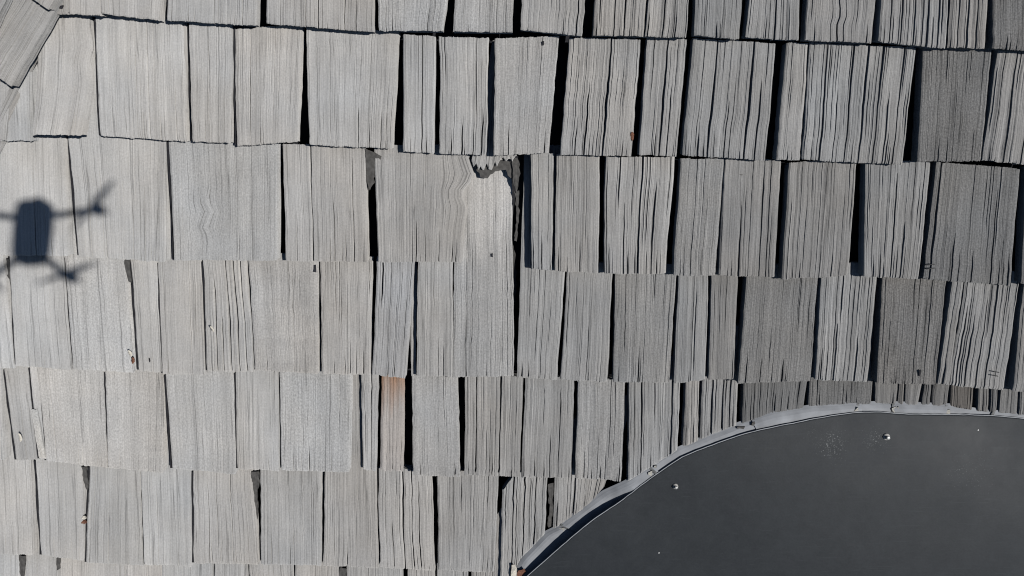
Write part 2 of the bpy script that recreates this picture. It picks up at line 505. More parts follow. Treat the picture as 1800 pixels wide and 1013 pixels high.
ROWS['B'] = [(-46, -42, 47, 54, 247, 248, dict(g=.15)),
    (63, 74, 158, 158, 240, 240, dict(g=.2, knot=[(.95, .75, 36, 3.5)], lift=28, tone=1.04, label="pale curled shake lifted at its butt beside the hip")),
    (166, 177, 318, 326, 239, 249, dict(g=.45, cracks=[(.59, 2, 2.4), (.45, .8, 1.8), (.9, .5, 2)])),
    (331, 339, 407, 404, 249, 252, dict(g=.4, cracks=[(.45, .9, 2)])),
    (413, 416, 530, 521, 257, 250, dict(g=.4, cracks=[(.235, 2, 2.6)])),
    (538, 544, 701, 689, 255, 262, dict(g=.4, cracks=[(.585, .36, 4), (.72, .2, 2.5), (.86, .3, 3)])),
    (708, 709, 765, 762, 267, 270, dict(g=.45, cracks=[(.6, 2, 3)])),
    (773, 772, 861, 854, 271, 273, dict(g=.75, wave=2.2, cracks=[(.25, .2, 3), (.48, .3, 4), (.9, .4, 3)])),
    (871, 868, 983, 965, 273, 270, dict(g=.35, speckle=.45)),
    (1001, 986, 1127, 1109, 272, 275, dict(g=.75, cracks=[(.59, 2, 4.5), (.33, .6, 3), (.2, .3, 2.5)])),
    (1138, 1124, 1208, 1189, 272, 275, dict(g=.8, cracks=[(.53, 2, 4), (.72, .6, 3)])),
    (1219, 1200, 1364, 1345, 273, 283, dict(g=.9, cracks=[(.3, 2, 4), (.5, .5, 3), (.74, 2, 5), (.87, .7, 3)])),
    (1384, 1365, 1422, 1407, 281, 282, dict(g=.7, tone=1.05)),
    (1425, 1409, 1611, 1585, 281, 290, dict(g=1.0, cracks=[(.17, 2, 3.5), (.3, .6, 2.5), (.42, 2, 3.5), (.56, 2, 4), (.7, 2, 4), (.8, .6, 3), (.9, 2, 3)])),
    (1623, 1613, 1744, 1724, 285, 283, dict(g=.42, tone=.64, speckle=.8, label="dark weathered brownish grey shake with a finely grained face")),
    (1756, 1728, 1868, 1845, 282, 294, dict(g=1.0, wave=2.2, cracks=[(.3, 2, 4), (.55, 2, 3), (.75, 2, 3)]))]
ROWS['C'] = [(-92, -88, 109, 117, 447, 451, dict(g=.12, cracks=[(.74, .9, 1.6)])),
    (121, 138, 292, 289, 451, 461, dict(g=.3, wave=2.0, cracks=[(.16, .7, 2), (.3, .9, 2), (.78, .7, 2), (.64, .5, 2)])),
    (296, 307, 489, 486, 458, 458, dict(g=.12, knot=[(.33, .38, 26, 7.0)], speckle=.45, cracks=[(.28, .62, 1.6, .2), (.37, .66, 1.6, .12)], label="wide smooth pale shake with a swirling knot in its grain")),
    (496, 503, 642, 645, 459, 461, dict(g=.4, cracks=[(.33, 2, 4), (.14, .4, 2.5), (.6, .55, 2.5), (.84, .9, 2.5)])),
    (658, 664, 829, 811, 461, 461, dict(g=.3, knot=[(.97, .72, 34, 9.0)], cracks=[(.45, .35, 2.5), (.56, .3, 2.5), (.72, .25, 2.5), (.88, .2, 2)])),
    (934, 935, 974, 970, 473, 476, dict(g=.5, cracks=[(.5, .3, 2.5)])),
    (978, 975, 1054, 1051, 477, 481, dict(g=.55)),
    (1066, 1063, 1187, 1172, 482, 482, dict(g=.95, wave=2.4, tone=1.05, cracks=[(.53, 2, 4), (.3, .6, 3), (.75, .8, 3.5)])),
    (1197, 1185, 1272, 1258, 485, 485, dict(g=.4, tone=.85, speckle=.5)),
    (1274, 1263, 1373, 1361, 485, 487, dict(g=.55, tone=.85, cracks=[(.35, .6, 3), (.72, .9, 2.5)])),
    (1387, 1375, 1506, 1490, 492, 485, dict(g=.7, tone=.92)),
    (1521, 1518, 1636, 1613, 487, 491, dict(g=.7, cracks=[(.3, .25, 3), (.68, .5, 3), (.5, .9, 2.5)])),
    (1648, 1624, 1795, 1778, 491, 503, dict(g=.5, tone=.68, speckle=.6, cracks=[(.06, 2, 4), (.3, .4, 2.5), (.75, .8, 2.5)])),
    (1806, 1797, 1920, 1905, 500, 508, dict(g=.7, tone=.8))]
ROWS['D'] = [(-110, -92, 5, 24, 645, 648, dict(g=.15)),
    (17, 28, 111, 127, 643, 651, dict(g=.25, tone=.96)),
    (114, 130, 219, 234, 650, 655, dict(g=.12, ripple=.6, speckle=.5)),
    (230, 243, 275, 283, 652, 656, dict(g=.35)), (278, 286, 352, 358, 658, 660, dict(g=.3, cracks=[(.72, 2, 1.8)])),
    (357, 365, 431, 445, 653, 655, dict(g=.95, wave=4.0, tone=.93, cracks=[(.22, .8, 5.5), (.36, .5, 4.5), (.52, 2, 6), (.7, 2, 6), (.86, 2, 5)], label="deeply furrowed shake with wavy grain")),
    (437, 448, 559, 559, 651, 657, dict(g=.2, ripple=1.3, speckle=.45, cracks=[(.58, 1.0, 2.2, .65)])),
    (564, 566, 653, 651, 658, 660, dict(g=.6, cracks=[(.3, 1.1, 2.5, .55), (.25, .15, 3.5), (.58, .3, 3)])),
    (662, 654, 728, 711, 660, 665, dict(g=.6, wave=1.8, tint=(.345, .345, .346), cracks=[(.16, 1.15, 4, .62)], label="cool bluish grey shake leaning to the left")),
    (734, 732, 795, 795, 662, 663, dict(g=.35, cracks=[(.6, .3, 2)])),
    (797, 797, 901, 903, 664, 662, dict(g=.42, tone=1.06, wave=2.2, speckle=.45, length=2.02, fresh=(200, (.475, .465, .45)), label="long bare shake exposed where the one above it broke off")),
    (915, 909, 993, 979, 664, 668, dict(g=.5, tone=.98, length=2.02)),
    (997, 985, 1077, 1067, 668, 672, dict(g=.5, tone=.9)), (1082, 1078, 1189, 1176, 672, 673, dict(g=.5, tone=.85, speckle=.5)),
    (1193, 1185, 1245, 1240, 674, 668, dict(g=.55, tone=.9)), (1251, 1245, 1297, 1289, 668, 667, dict(g=.5, tone=.78)),
    (1313, 1297, 1438, 1425, 675, 670, dict(g=.4, tone=.72, speckle=.6, cracks=[(.1, .25, 2.5), (.3, .2, 2.5), (.6, .2, 3)])),
    (1444, 1433, 1542, 1524, 668, 672, dict(g=.95, cracks=[(.35, .5, 3.5), (.4, 1.0, 3, .55), (.2, .3, 3), (.75, .4, 3)])),
    (1552, 1541, 1665, 1646, 675, 677, dict(g=.45, tone=.66, speckle=.8, label="dark shake with a mottled face above the metal panel")),
    (1676, 1648, 1694, 1667, 676, 677, dict(g=.6, tone=.95)),
    (1697, 1671, 1791, 1766, 678, 687, dict(g=.95, wave=2.0, cracks=[(.25, .6, 3), (.62, 2, 3.5), (.45, .8, 2.5)])),
    (1801, 1781, 1905, 1885, 689, 696, dict(g=.8))]
AE = dict(arc=True, rag=.5, yb_nom=846)
ROWS['E'] = [(-120, -104, 1, 5, 806, 809, dict(g=.15)),
    (8, 27, 47, 65, 810, 808, dict(g=.3, tone=.96, cracks=[(.55, .6, 2.5)])),
    (50, 68, 62, 80, 808, 808, dict(g=.2, tone=1.15)),
    (64, 82, 180, 188, 811, 823, dict(g=.12, speckle=.5, cracks=[(.17, 2, 1.6)])), (184, 191, 284, 284, 823, 832, dict(g=.12, speckle=.5, ripple=.5)),
    (290, 303, 410, 414, 825, 834, dict(g=.1, tone=1.04, speckle=.45)), (414, 418, 487, 490, 825, 829, dict(g=.35)),
    (491, 495, 616, 613, 827, 831, dict(g=.12, speckle=.55)),
    (634, 638, 664, 661, 826, 829, dict(g=.75, thick=9, w0=-11, cracks=[(.6, 2, 2.5)], label="narrow splintered remnant of a broken shake")),
    (670, 668, 711, 708, 827, 830, dict(g=.6, thick=9, w0=-12, rag=2.0, tint=(.41, .385, .365), fresh=(100, (.33, .21, .145)), label="narrow strip of fresh reddish wood where a shake split away")),
    (723, 727, 803, 808, 836, 840, dict(g=.3, speckle=.45, tone=.9, tint=BASE_TINT)),
    (818, 816, 921, 913, 836, 839, dict(g=.8, tone=.95, cracks=[(.2, 2, 3.5), (.62, 2, 3.5)])),
    (924, 916, 1010, 1004, 839, 841, dict(g=.7, tone=.92)), (1016, 1011, 1099, 1091, 842, 846, dict(g=.6, tone=.93, speckle=.5)),
    (1106, 1104, 1196, 1190, 840, 800, dict(g=.8, tone=.95, cracks=[(.25, 2, 3), (.85, 2, 4)], **AE)),
    (1207, 1201, 1230, 1227, 800, 780, dict(g=.8, **AE)), (1235, 1231, 1297, 1294, 780, 750, dict(g=1.0, cracks=[(.3, 2, 3.5), (.6, 2, 3.5), (.8, 2, 3)], **AE)),
    (1307, 1305, 1418, 1412, 745, 718, dict(g=.9, tone=.55, **AE)), (1423, 1421, 1533, 1530, 717, 712, dict(g=.7, tone=.58, speckle=.6, **AE)),
    (1541, 1540, 1578, 1575, 712, 712, dict(g=.7, tone=.78, **AE)), (1581, 1578, 1590, 1588, 712, 712, dict(g=.6, tone=.7, **AE)), (1593, 1591, 1621, 1614, 712, 713, dict(g=.8, tone=.75, **AE)),
    (1625, 1620, 1637, 1634, 713, 714, dict(g=.8, tone=.6, **AE)), (1641, 1638, 1669, 1665, 714, 715, dict(g=.7, tone=.6, **AE)),
    (1674, 1672, 1713, 1709, 716, 722, dict(g=1.0, tone=.8, tint=(.25, .23, .21), label="short rotted dark brown shake at the flashing", **AE)),
    (1721, 1719, 1738, 1736, 724, 726, dict(g=.8, tone=.75, **AE)), (1743, 1741, 1755, 1753, 726, 727, dict(g=.8, tone=.7, **AE)), (1759, 1756, 1789, 1786, 727, 730, dict(g=.8, tone=.75, **AE)),
    (1792, 1790, 1880, 1875, 730, 740, dict(g=.7, tone=.65, **AE))]
AF = dict(arc=True, yb_nom=1008)
ROWS['F'] = [(-130, -115, 50, 55, 972, 977, dict(g=.3)), (62, 73, 143, 146, 977, 986, dict(g=.25)),
    (157, 151, 244, 252, 990, 995, dict(g=.35, tone=.94, cracks=[(.4, .9, 2)])), (248, 255, 333, 336, 993, 997, dict(g=.3, cracks=[(.3, .8, 1.8)])),
    (339, 341, 442, 454, 991, 993, dict(g=.4, cracks=[(.25, .9, 2), (.62, 2, 2.5), (.45, .3, 2)])),
    (458, 458, 564, 564, 993, 995, dict(g=.4, tone=.95, cracks=[(.55, .4, 2.5), (.18, .3, 2.5)])), (571, 568, 661, 664, 995, 1000, dict(g=.5, tone=.92, length=2.0)),
    (666, 668, 758, 765, 998, 1005, dict(g=.9, wave=2, cracks=[(.45, 2, 4), (.62, 2, 3), (.75, .9, 3), (.25, .5, 3)])),
    (768, 770, 877, 868, 1002, 1007, dict(g=.7, tone=.93)),
    (884, 878, 963, 957, 1010, 940, dict(g=.9, cracks=[(.25, 2, 3), (.5, 2, 3), (.75, 2, 3)], **AF)),
    (975, 972, 1066, 1058, 932, 870, dict(g=.8, cracks=[(.4, 2, 3)], **AF))]
ROWS['G'] = [(-140, -125, 33, 38, 1138, 1142, {}), (45, 46, 97, 100, 1142, 1144, {}), (105, 108, 217, 222, 1144, 1150, {}), (220, 224, 282, 286, 1150, 1153, {}),
    (285, 287, 371, 373, 1153, 1156, {}), (376, 377, 434, 437, 1156, 1158, dict(cracks=[(.95, 2, 2)])), (437, 440, 514, 514, 1158, 1160, {}), (519, 520, 597, 597, 1160, 1162, {}),
    (609, 610, 706, 706, 1162, 1164, dict(g=.6)), (717, 716, 764, 764, 1166, 1168, dict(g=.7)), (768, 768, 822, 818, 1168, 1170, dict(g=.7)), (828, 826, 893, 888, 1170, 1030, dict(g=.7, arc=False))]
ROWS['Y'] = [(300, 300, 410, 410, -338, -336, {})]
ROWS['H'] = [(-30, -25, 90, 92, 1305, 1308, {})]
ORDER = ['Y', 'Z', 'A', 'B', 'C', 'D', 'E', 'F', 'G', 'H']
NOM_TOP = {'Y': lambda x: x * 0 - 520, 'Z': lambda x: x * 0 - 334, 'A': lambda x: x * 0}
def butt_line(row):
    pts = []
    for r in ROWS[row]:
        nb = r[6].get('yb_nom')
        if nb:
            continue
        pts += [(r[1], r[4]), (r[3], r[5])]
    pts.sort()
    a = np.array(pts, float)
    return lambda x: np.interp(x, a[:, 0], a[:, 1])

seed = 11
prand = np.random.default_rng(5)
for ri, row in enumerate(ORDER):
    top = NOM_TOP.get(row) or butt_line(ORDER[ri - 1])
    items = list(ROWS[row])
    # a little of the roof beyond the frame
    x_end = {'E': 1890, 'F': 1060, 'G': 880, 'H': 830}.get(row, 2230)
    while items[-1][3] < x_end - 60:
        l = items[-1]; wd = prand.uniform(70, 130)
        items.append((l[2] + 14, l[3] + 14, l[2] + 14 + wd, l[3] + 14 + wd - 1, l[5], l[5] + 2, dict(g=.7, tone=.85, lod=.5)))
    while items[0][1] > hip_x(items[0][4]) + 30:
        l = items[0]; wd = min(prand.uniform(70, 120), items[0][1] - hip_x(items[0][4]) + 5)
        items.insert(0, (l[0] - 9 - wd, l[1] - 9 - wd, l[0] - 9, l[1] - 9, l[4] - 1, l[4], dict(g=.25, lod=.5)))
    for (xlt, xlb, xrt, xrb, ybl, ybr, o) in items:
        seed += 1
        o = dict(o)
        auto = min(1.0, max(0.0, (0.5 * (xlb + xrb) - 250) / 1200))
        o.setdefault('g', 0.2 + 0.6 * auto)
        tone = o.pop('tone', 1.0) * prand.uniform(0.925, 1.05) * (1.03 - 0.16 * auto)  # own tone, random spread, and light's fall-off to the right put into colour
        if 'tint' not in o:
            k_ = prand.uniform(-0.013, 0.013)
            o['tint'] = BASE_TINT * np.array((1 + k_, 1.0, 1 - k_))
        E = 200.0 if row in 'YZABCD' else 172.0
        if row == 'D': E = 202.0
        if 0.5 * (xlb + xrb) > 420:
            o.setdefault('length', 1.03)
        make_shake("shake", (xlb, ybl), (xrb, ybr), (xlt, float(top(np.float64(xlt)))), (xrt, float(top(np.float64(xrt)))),
                   seed, tone=tone, E=E, **o)

# strips of felt showing in the narrow joints on the left
for ri, row in enumerate(ORDER[2:-2], 2):
    top = NOM_TOP.get(row) or butt_line(ORDER[ri - 1])
    for a, b in zip(ROWS[row][:-1], ROWS[row][1:]):
        if -10 < b[1] < 420 and b[1] - a[3] >= 1:
            seed += 1
            r_ = np.random.default_rng(seed)
            ys = np.linspace(b[4] - 2, float(top(np.float64(b[0]))) + 2, 9)
            xe = np.linspace(b[1], b[0], 9)
            wd = np.clip(2.6 + 1.4 * smooth_noise(r_, 9, 3), 1.2, 4.5)
            gp = np.linspace(b[1] - a[3], b[0] - a[2], 9)
            wv = -T * np.linspace(0, 1, 9) - np.clip(gp * 0.75, 1.8, 10.0)
            l = unproj(xe - wd, ys, wv); r = unproj(xe + 3, ys, wv)
            V = np.concatenate([l, r, l - (0, 0, 1), r - (0, 0, 1)])
            f = []
            for i in range(8):
                f += [[i, 9 + i, 10 + i, i + 1], [18 + i, 19 + i, 28 + i, 27 + i], [i, i + 1, 19 + i, 18 + i], [9 + i, 27 + i, 28 + i, 10 + i]]
            f += [[0, 18, 27, 9], [8, 17, 35, 26]]
            link("felt_strip", V, f, DECK, roof, origin=V.mean(0))

# stub of the shake that broke off in the third course: ragged teeth under the butts of the second
make_shake("shake_stub", (829, 291), (908, 286), (833, 268), (906, 268), 901, g=.7, rag=1.0, w0=-19, thick=6, E=200, length=1.1, splits=0,
           butt_shape=([0, .05, .1, .16, .2, .27, .33, .38, .45, .52, .56, .63, .7, .78, .84, .9, .95, 1.0],
                       [-8, 4, -4, 10, 2, 12, -2, 8, 10, -3, 6, -6, -10, -3, -12, -2, -9, -12]), tone=1.0,
           label="jagged stub left where a shake snapped off")
# splinter chips along edges
make_shake("shake_sliver", (1375, 491), (1384, 491), (1377, 432), (1386, 446), 905, g=.6, w0=-7, thick=8, E=200, length=1.0, splits=0, tone=.6)
make_shake("shake_sliver", (723, 662), (731, 662), (722, 560), (732, 470), 906, g=.4, w0=-14, thick=6, E=200, length=1.0, splits=0, tone=.95)
make_shake("shake_sliver", (326, 200), (329, 246), (321, 60), (329, 60), 907, g=.3, w0=-12, thick=8, E=200, length=1.0, splits=0, tone=1.0)

make_shake("shake_sliver", (67, 806), (80, 806), (55, 726), (66, 724), 908, g=.2, w0=3, thick=3, E=172, length=.5, splits=0, tint=(.43, .425, .41), tone=1, speckle=.6, label="pale peeling splinter on a narrow shake")
make_shake("shake_sliver", (-30, 247), (10, 246), (-30, 150), (18, 170), 909, g=.3, w0=2, thick=4, E=200, length=.6, splits=0, tone=.95)

# hip cap shakes over the corner at the upper left
make_shake("hip_cap", (-70, 318), (-22, 262), (40, 88), (110, -10), 911, g=.5, w0=4, E=200, kind='cap', thick=16, length=1.4, cracks=[(.55,.9,3),(.8,2,3),(.93,2,3.5)], tone=.8, wave=.6)
make_shake("hip_cap", (-58, 98), (19, 152), (58, -78), (118, -22), 912, g=.5, w0=24, E=200, kind='cap', thick=18, length=1.3, cracks=[(.35,.8,2.5),(.62,2,3),(.85,.7,3)], tone=.8, wave=.5,
           label="greyish brown hip cap shake running diagonally across the corner")
make_shake("hip_cap", (-150, 170), (-16, 52), (-60, -20), (60, -110), 913, g=.6, w0=38, E=200, kind='cap', thick=16, length=1.2, tone=.8, wave=.5)

hd = np.array((-0.434, 0.901))
for k in list(range(1, 9)) + [-2, -3, -4]:
    b_ = np.array((-22.0, 262.0)) + hd * 150 * k if k > 0 else np.array((19.0, 152.0)) + hd * 150 * (k + 1)
    l_ = b_ + np.array((-77, -54))
    make_shake("hip_cap", tuple(l_), tuple(b_), tuple(l_ + (116, -176)), tuple(b_ + (99, -174)), 930 + k, g=.5, w0=16 + (8 if k < 0 else 0), E=200, kind='cap', thick=18, length=1.3, tone=.8, wave=.5, lod=.5)

# torn felt showing between shakes
def felt(points, w, name="felt_scrap", thick=1.2, mat=FELT, parent=roof, curl=0.0, seed=0):
    rng = np.random.default_rng(seed)
    pts = []
    n = len(points)
    for i in range(n):
        a = np.array(points[i], float); b = np.array(points[(i + 1) % n], float)
        L = np.linalg.norm(b - a); k = max(1, int(L / 5))
        for j in range(k):
            q = a + (b - a) * j / k
            pts.append(q + rng.normal(0, 0.9, 2))
    pts = np.array(pts)
    wv = w + rng.normal(0, 0.4 + curl, len(pts))
    top = unproj(pts[:, 0], pts[:, 1], wv)
    bot = top - np.array([0, 0, thick])
    m = len(pts)
    f = [list(range(m)), list(range(2 * m - 1, m - 1, -1))] + [[i, i + m, (i + 1) % m + m, (i + 1) % m] for i in range(m)]
    return link(name, np.concatenate([top, bot]), f, mat, parent, origin=top.mean(0))

felt([(643, 262), (652, 266), (664, 272), (671, 276), (671, 292), (665, 292), (664, 278), (660, 282), (662, 300), (658, 320), (650, 335), (645, 318), (643, 290)][::-1], -20, seed=1)
felt([(834, 284), (838, 300), (846, 311), (858, 313), (866, 304), (876, 300), (888, 298), (894, 310), (901, 322), (903, 296), (908, 284), (880, 282)][::-1], -26, seed=2)
felt([(900, 282), (912, 277), (914, 300), (911, 322), (908, 340), (903, 318), (900, 300)][::-1], -22, seed=3)
felt([(902, 430), (906, 450), (908, 500), (905, 538), (897, 520), (896, 470)][::-1], -40, seed=4)
felt([(904, 338), (912, 336), (913, 380), (909, 425), (904, 424), (908, 380)][::-1], -24, seed=5)
felt([(10, 455), (17, 458), (20, 490), (18, 500), (13, 480)][::-1], -21, seed=6)
felt([(219, 457), (229, 457), (231, 498), (226, 494), (221, 476)][::-1], -18, seed=7)
felt([(144, 820), (152, 822), (155, 850), (154, 862), (148, 846)][::-1], -18, seed=8)
felt([(442, 829), (456, 829), (457, 846), (453, 862), (454, 900), (450, 942), (445, 930), (443, 880)][::-1], -19, seed=9)
felt([(33, 977), (46, 978), (44, 1005), (40, 1020), (35, 1006)][::-1], -18, seed=10)
felt([(98, 982), (106, 982), (105, 1000), (100, 1002)][::-1], -18, seed=11)
felt([(597, 998), (609, 999), (609, 1030), (597, 1030)][::-1], -18, seed=12)
felt([(963, 850), (973, 848), (972, 900), (968, 935), (962, 925), (965, 890)][::-1], -18, seed=13)

# dark knot holes and bark specks in the faces of shakes
for k, (px, py, a_, b_, w) in enumerate(((955, 76, 5, 9, -20), (1617, 655, 3, 12, -.6), (262, 633, 3, 7, -.8), (866, 449, 2, 6, -22), (108, 12, 9, 6, -1), (1304, 308, 5, 2, -19.5), (554, 472, 4, 13, -19.5))):
    felt([(px - a_ / 2, py + b_ / 2), (px + a_ / 3, py + b_ / 2), (px + a_ / 2, py - b_ / 4), (px + a_ / 4, py - b_ / 2), (px - a_ / 2, py - b_ / 3)], w + 1.8, name="knot_hole", mat=DECK, seed=80 + k)

# ------------------------------------------------------------------ the metal cover at the lower right
def catmull(p, n):
    p = np.asarray(p, float)
    d = np.r_[0, np.cumsum(np.linalg.norm(np.diff(p, axis=0), axis=1))]
    s = np.linspace(0, d[-1], n)
    a = np.stack([np.interp(s, d, p[:, k]) for k in range(p.shape[1])], -1)
    for _ in range(2):
        a[1:-1] = 0.25 * a[:-2] + 0.5 * a[1:-1] + 0.25 * a[2:]
    return a

EDGE = [(838, 1330), (842, 1220), (862, 1120), (892, 1055), (926, 1013), (960, 984), (996, 952), (1042, 914), (1094, 880), (1122, 857), (1156, 832), (1201, 802), (1253, 782),
        (1295, 767), (1340, 755), (1392, 745), (1444, 734), (1499, 726), (1547, 724), (1582, 728), (1668, 729), (1751, 731), (1800, 736), (1900, 756), (2010, 800),
        (2110, 870), (2190, 970), (2230, 1080), (2240, 1200), (2225, 1330)]
CENTRE = (1540, 1180)
q1 = unproj(1471, 786, 20); q2 = unproj(1548, 778, 20); q3 = unproj(1548, 722, 16)
cover = thing("metal_cover", "dark grey sheet metal cover with a curved edge among the wood shakes", "metal cover", tuple(unproj(1500, 1000, 0)))
CO = unproj(1500, 1000, 0)
PANEL = panel_material([(q1 - CO, 48, 1.0), (q2 - CO, 40, 1.0), (unproj(1440, 770, 20) - CO, 40, .6), (unproj(1720, 840, 30) - CO, 60, .5)])
ed = catmull(EDGE, 220)
ew = np.interp(ed[:, 0], [838, 1000, 1070, 1135, 1340, 1480, 1540, 2300], [17, 15, 7, -1, -5, -8.5, -10, -10])
for _ in range(60):
    ew[1:-1] = 0.25 * ew[:-2] + 0.5 * ew[1:-1] + 0.25 * ew[2:]
E3 = unproj(ed[:, 0], ed[:, 1], ew)
E3[:, :2] += np.random.default_rng(3).normal(0, 0.25, (len(E3), 2))
c3 = unproj(CENTRE[0], CENTRE[1], 30.0)
EM = float(E3[:, 2].mean())
rings = [1.0, 0.994, 0.98, 0.95, 0.9, 0.82, 0.72, 0.6, 0.45, 0.3, 0.15]
V = []
for s in rings:
    p = c3 + (E3 - c3) * s
    base = 30.0 * (1 - s ** 2) + EM * s ** 2 + (E3[:, 2] - EM) * s ** 7
    p[:, 2] = base
    V.append(p)
n = len(E3)
V = np.concatenate(V + [c3[None]])
f = []
for k in range(len(rings) - 1):
    for i in range(n - 1):
        f.append([k * n + i, k * n + i + 1, (k + 1) * n + i + 1, (k + 1) * n + i][::-1])
last = (len(rings) - 1) * n
for i in range(n - 1):
    f.append([last + i, len(V) - 1, last + i + 1])
# thickness: outer skirt turned down 4 units
lo = V[:n] - np.array([0, 0, 2.5])
b0 = len(V)
V = np.concatenate([V, lo])
for i in range(n - 1):
    f.append([i, i + 1, b0 + i + 1, b0 + i])
f.append(list(range(b0, b0 + n)) + [])
link("panel", V - CO, f[:-1], PANEL, cover, smooth=True)
# rolled hem along the edge
def tube(path, r, sides=6):
    path = np.asarray(path, float)
    tan = np.gradient(path, axis=0); tan /= np.linalg.norm(tan, axis=1)[:, None]
    up = np.array([0, 0, 1.0]); sd = np.cross(tan, up); sd /= np.maximum(1e-6, np.linalg.norm(sd, axis=1))[:, None]
    nn = np.cross(sd, tan)
    a = np.linspace(0, 2 * np.pi, sides, endpoint=False)
    v = (path[:, None] + r * (np.cos(a)[None, :, None] * sd[:, None] + np.sin(a)[None, :, None] * nn[:, None])).reshape(-1, 3)
    f = []
    m = len(path)
    for i in range(m - 1):
        for k in range(sides):
            f.append([i * sides + k, i * sides + (k + 1) % sides, (i + 1) * sides + (k + 1) % sides, (i + 1) * sides + k])
    f.append(list(range(sides))[::-1]); f.append([(m - 1) * sides + k for k in range(sides)])
    return v, f
v, f = tube(E3 - np.array([0, 0, 0.8]), 1.0)
link("hem", v - CO, f, HEM, cover, smooth=True)
# flashing in overlapping lengths
ao = catmull(ARC_OUT, 400)
wo_all = np.where(ao[:, 0] > 1082, -T * (846 - ao[:, 1]) / 172.0, -T * (1008 - ao[:, 1]) / 172.0) - 2.5
wo_all = np.clip(wo_all, -24, 4)
for _ in range(120):
    wo_all[1:-1] = 0.25 * wo_all[:-2] + 0.5 * wo_all[1:-1] + 0.25 * wo_all[2:]
cuts = [880, 988, 1143, 1325, 1510, 1572, 1662, 1745, 2000]
frng = np.random.default_rng(8)
for k in range(len(cuts) - 1):
    x0, x1 = cuts[k] - (3 if k else 0), cuts[k + 1] + 6
    msk = (ao[:, 0] >= x0) & (ao[:, 0] <= x1)
    sel = ao[msk]; wo = wo_all[msk] + (k % 2) * 2.2
    wi = np.minimum(np.interp(sel[:, 0], ed[:110, 0], ew[:110]) - 5.2 + (k % 2) * 2.2, wo + 5.0)
    m = len(sel)
    dirc = np.array(CENTRE) - sel; dirc /= np.linalg.norm(dirc, axis=1)[:, None]
    wob = 1.2 * smooth_noise(frng, m, 12)
    prof = [(-6, 0.0, -2.0), (-1, 0.0, 0.0), (1.5, 0.15, 0.6), (7, .75, 0.2), (12, 1.0, 0.0), (46, 1.0, -1.5)]
    V = []
    for (dd, mixv, dw) in prof:
        p = sel + dirc * (dd + wob * (abs(dd) < 5))[:, None]
        V.append(unproj(p[:, 0], p[:, 1], wo * (1 - mixv) + wi * mixv + dw))
    np_ = len(prof)
    top = np.concatenate(V); bot = top - np.array([0, 0, 1.0])
    f = []
    N_ = np_ * m
    for a in range(np_ - 1):
        for i in range(m - 1):
            q = [a * m + i, (a + 1) * m + i, (a + 1) * m + i + 1, a * m + i + 1]
            f.append(q); f.append([z + N_ for z in q[::-1]])
    for i in range(m - 1):
        f.append([i, i + 1, i + 1 + N_, i + N_]); b = (np_ - 1) * m
        f.append([b + i + 1, b + i, b + i + N_, b + i + 1 + N_])
    for a in range(np_ - 1):
        f.append([a * m, a * m + N_, (a + 1) * m + N_, (a + 1) * m])
        f.append([a * m + m - 1, (a + 1) * m + m - 1, (a + 1) * m + m - 1 + N_, a * m + m - 1 + N_])
    link("flashing_strip", np.concatenate([top, bot]) - CO, f, FLASH, cover)

def lathe(prof, sides=20):
    a = np.linspace(0, 2 * np.pi, sides, endpoint=False)
    v = []; f = []
    for (r, z) in prof:
        v += [(r * math.cos(t), r * math.sin(t), z) for t in a]
    m = len(prof)
    for k in range(m - 1):
        for i in range(sides):
            f.append([k * sides + i, k * sides + (i + 1) % sides, (k + 1) * sides + (i + 1) % sides, (k + 1) * sides + i])
    f.append([(m - 1) * sides + i for i in range(sides)])
    return np.array(v), f

def panel_w(p):
    s = np.inf
    d = p[:2] - c3[:2]
    e = E3[:, :2] - c3[:2]
    ang = math.atan2(d[1], d[0]); ea = np.arctan2(e[:, 1], e[:, 0])
    i = int(np.argmin(np.abs(np.angle(np.exp(1j * (ea - ang))))))
    s = np.linalg.norm(d) / np.linalg.norm(e[i])
    return 30.0 * (1 - s ** 2) + EM * s ** 2 + (E3[i, 2] - EM) * s ** 7

for (px, py, r) in ((1187, 855, 5.2), (1558, 768, 6.2)):
    w = 10.0
    for _ in range(3):
        p = unproj(px, py, w); w = panel_w(p)
    v, f = lathe([(r, -1), (r, 1.2), (r * .8, 2.4), (r * .5, 2.6)])
    sc = link("screw", v * 0 + v, f, RUBBER, cover, smooth=False, origin=None)
    sc.location = tuple(np.array([p[0], p[1], w]) - CO)
    v, f = lathe([(r * .55, 2.0), (r * .55, 4.6), (r * .62, 4.8), (r * .62, 6.6), (r * .5, 7.6), (r * .2, 8.0)], 6)
    hd = link("screw_head", v, f, STEEL, sc)
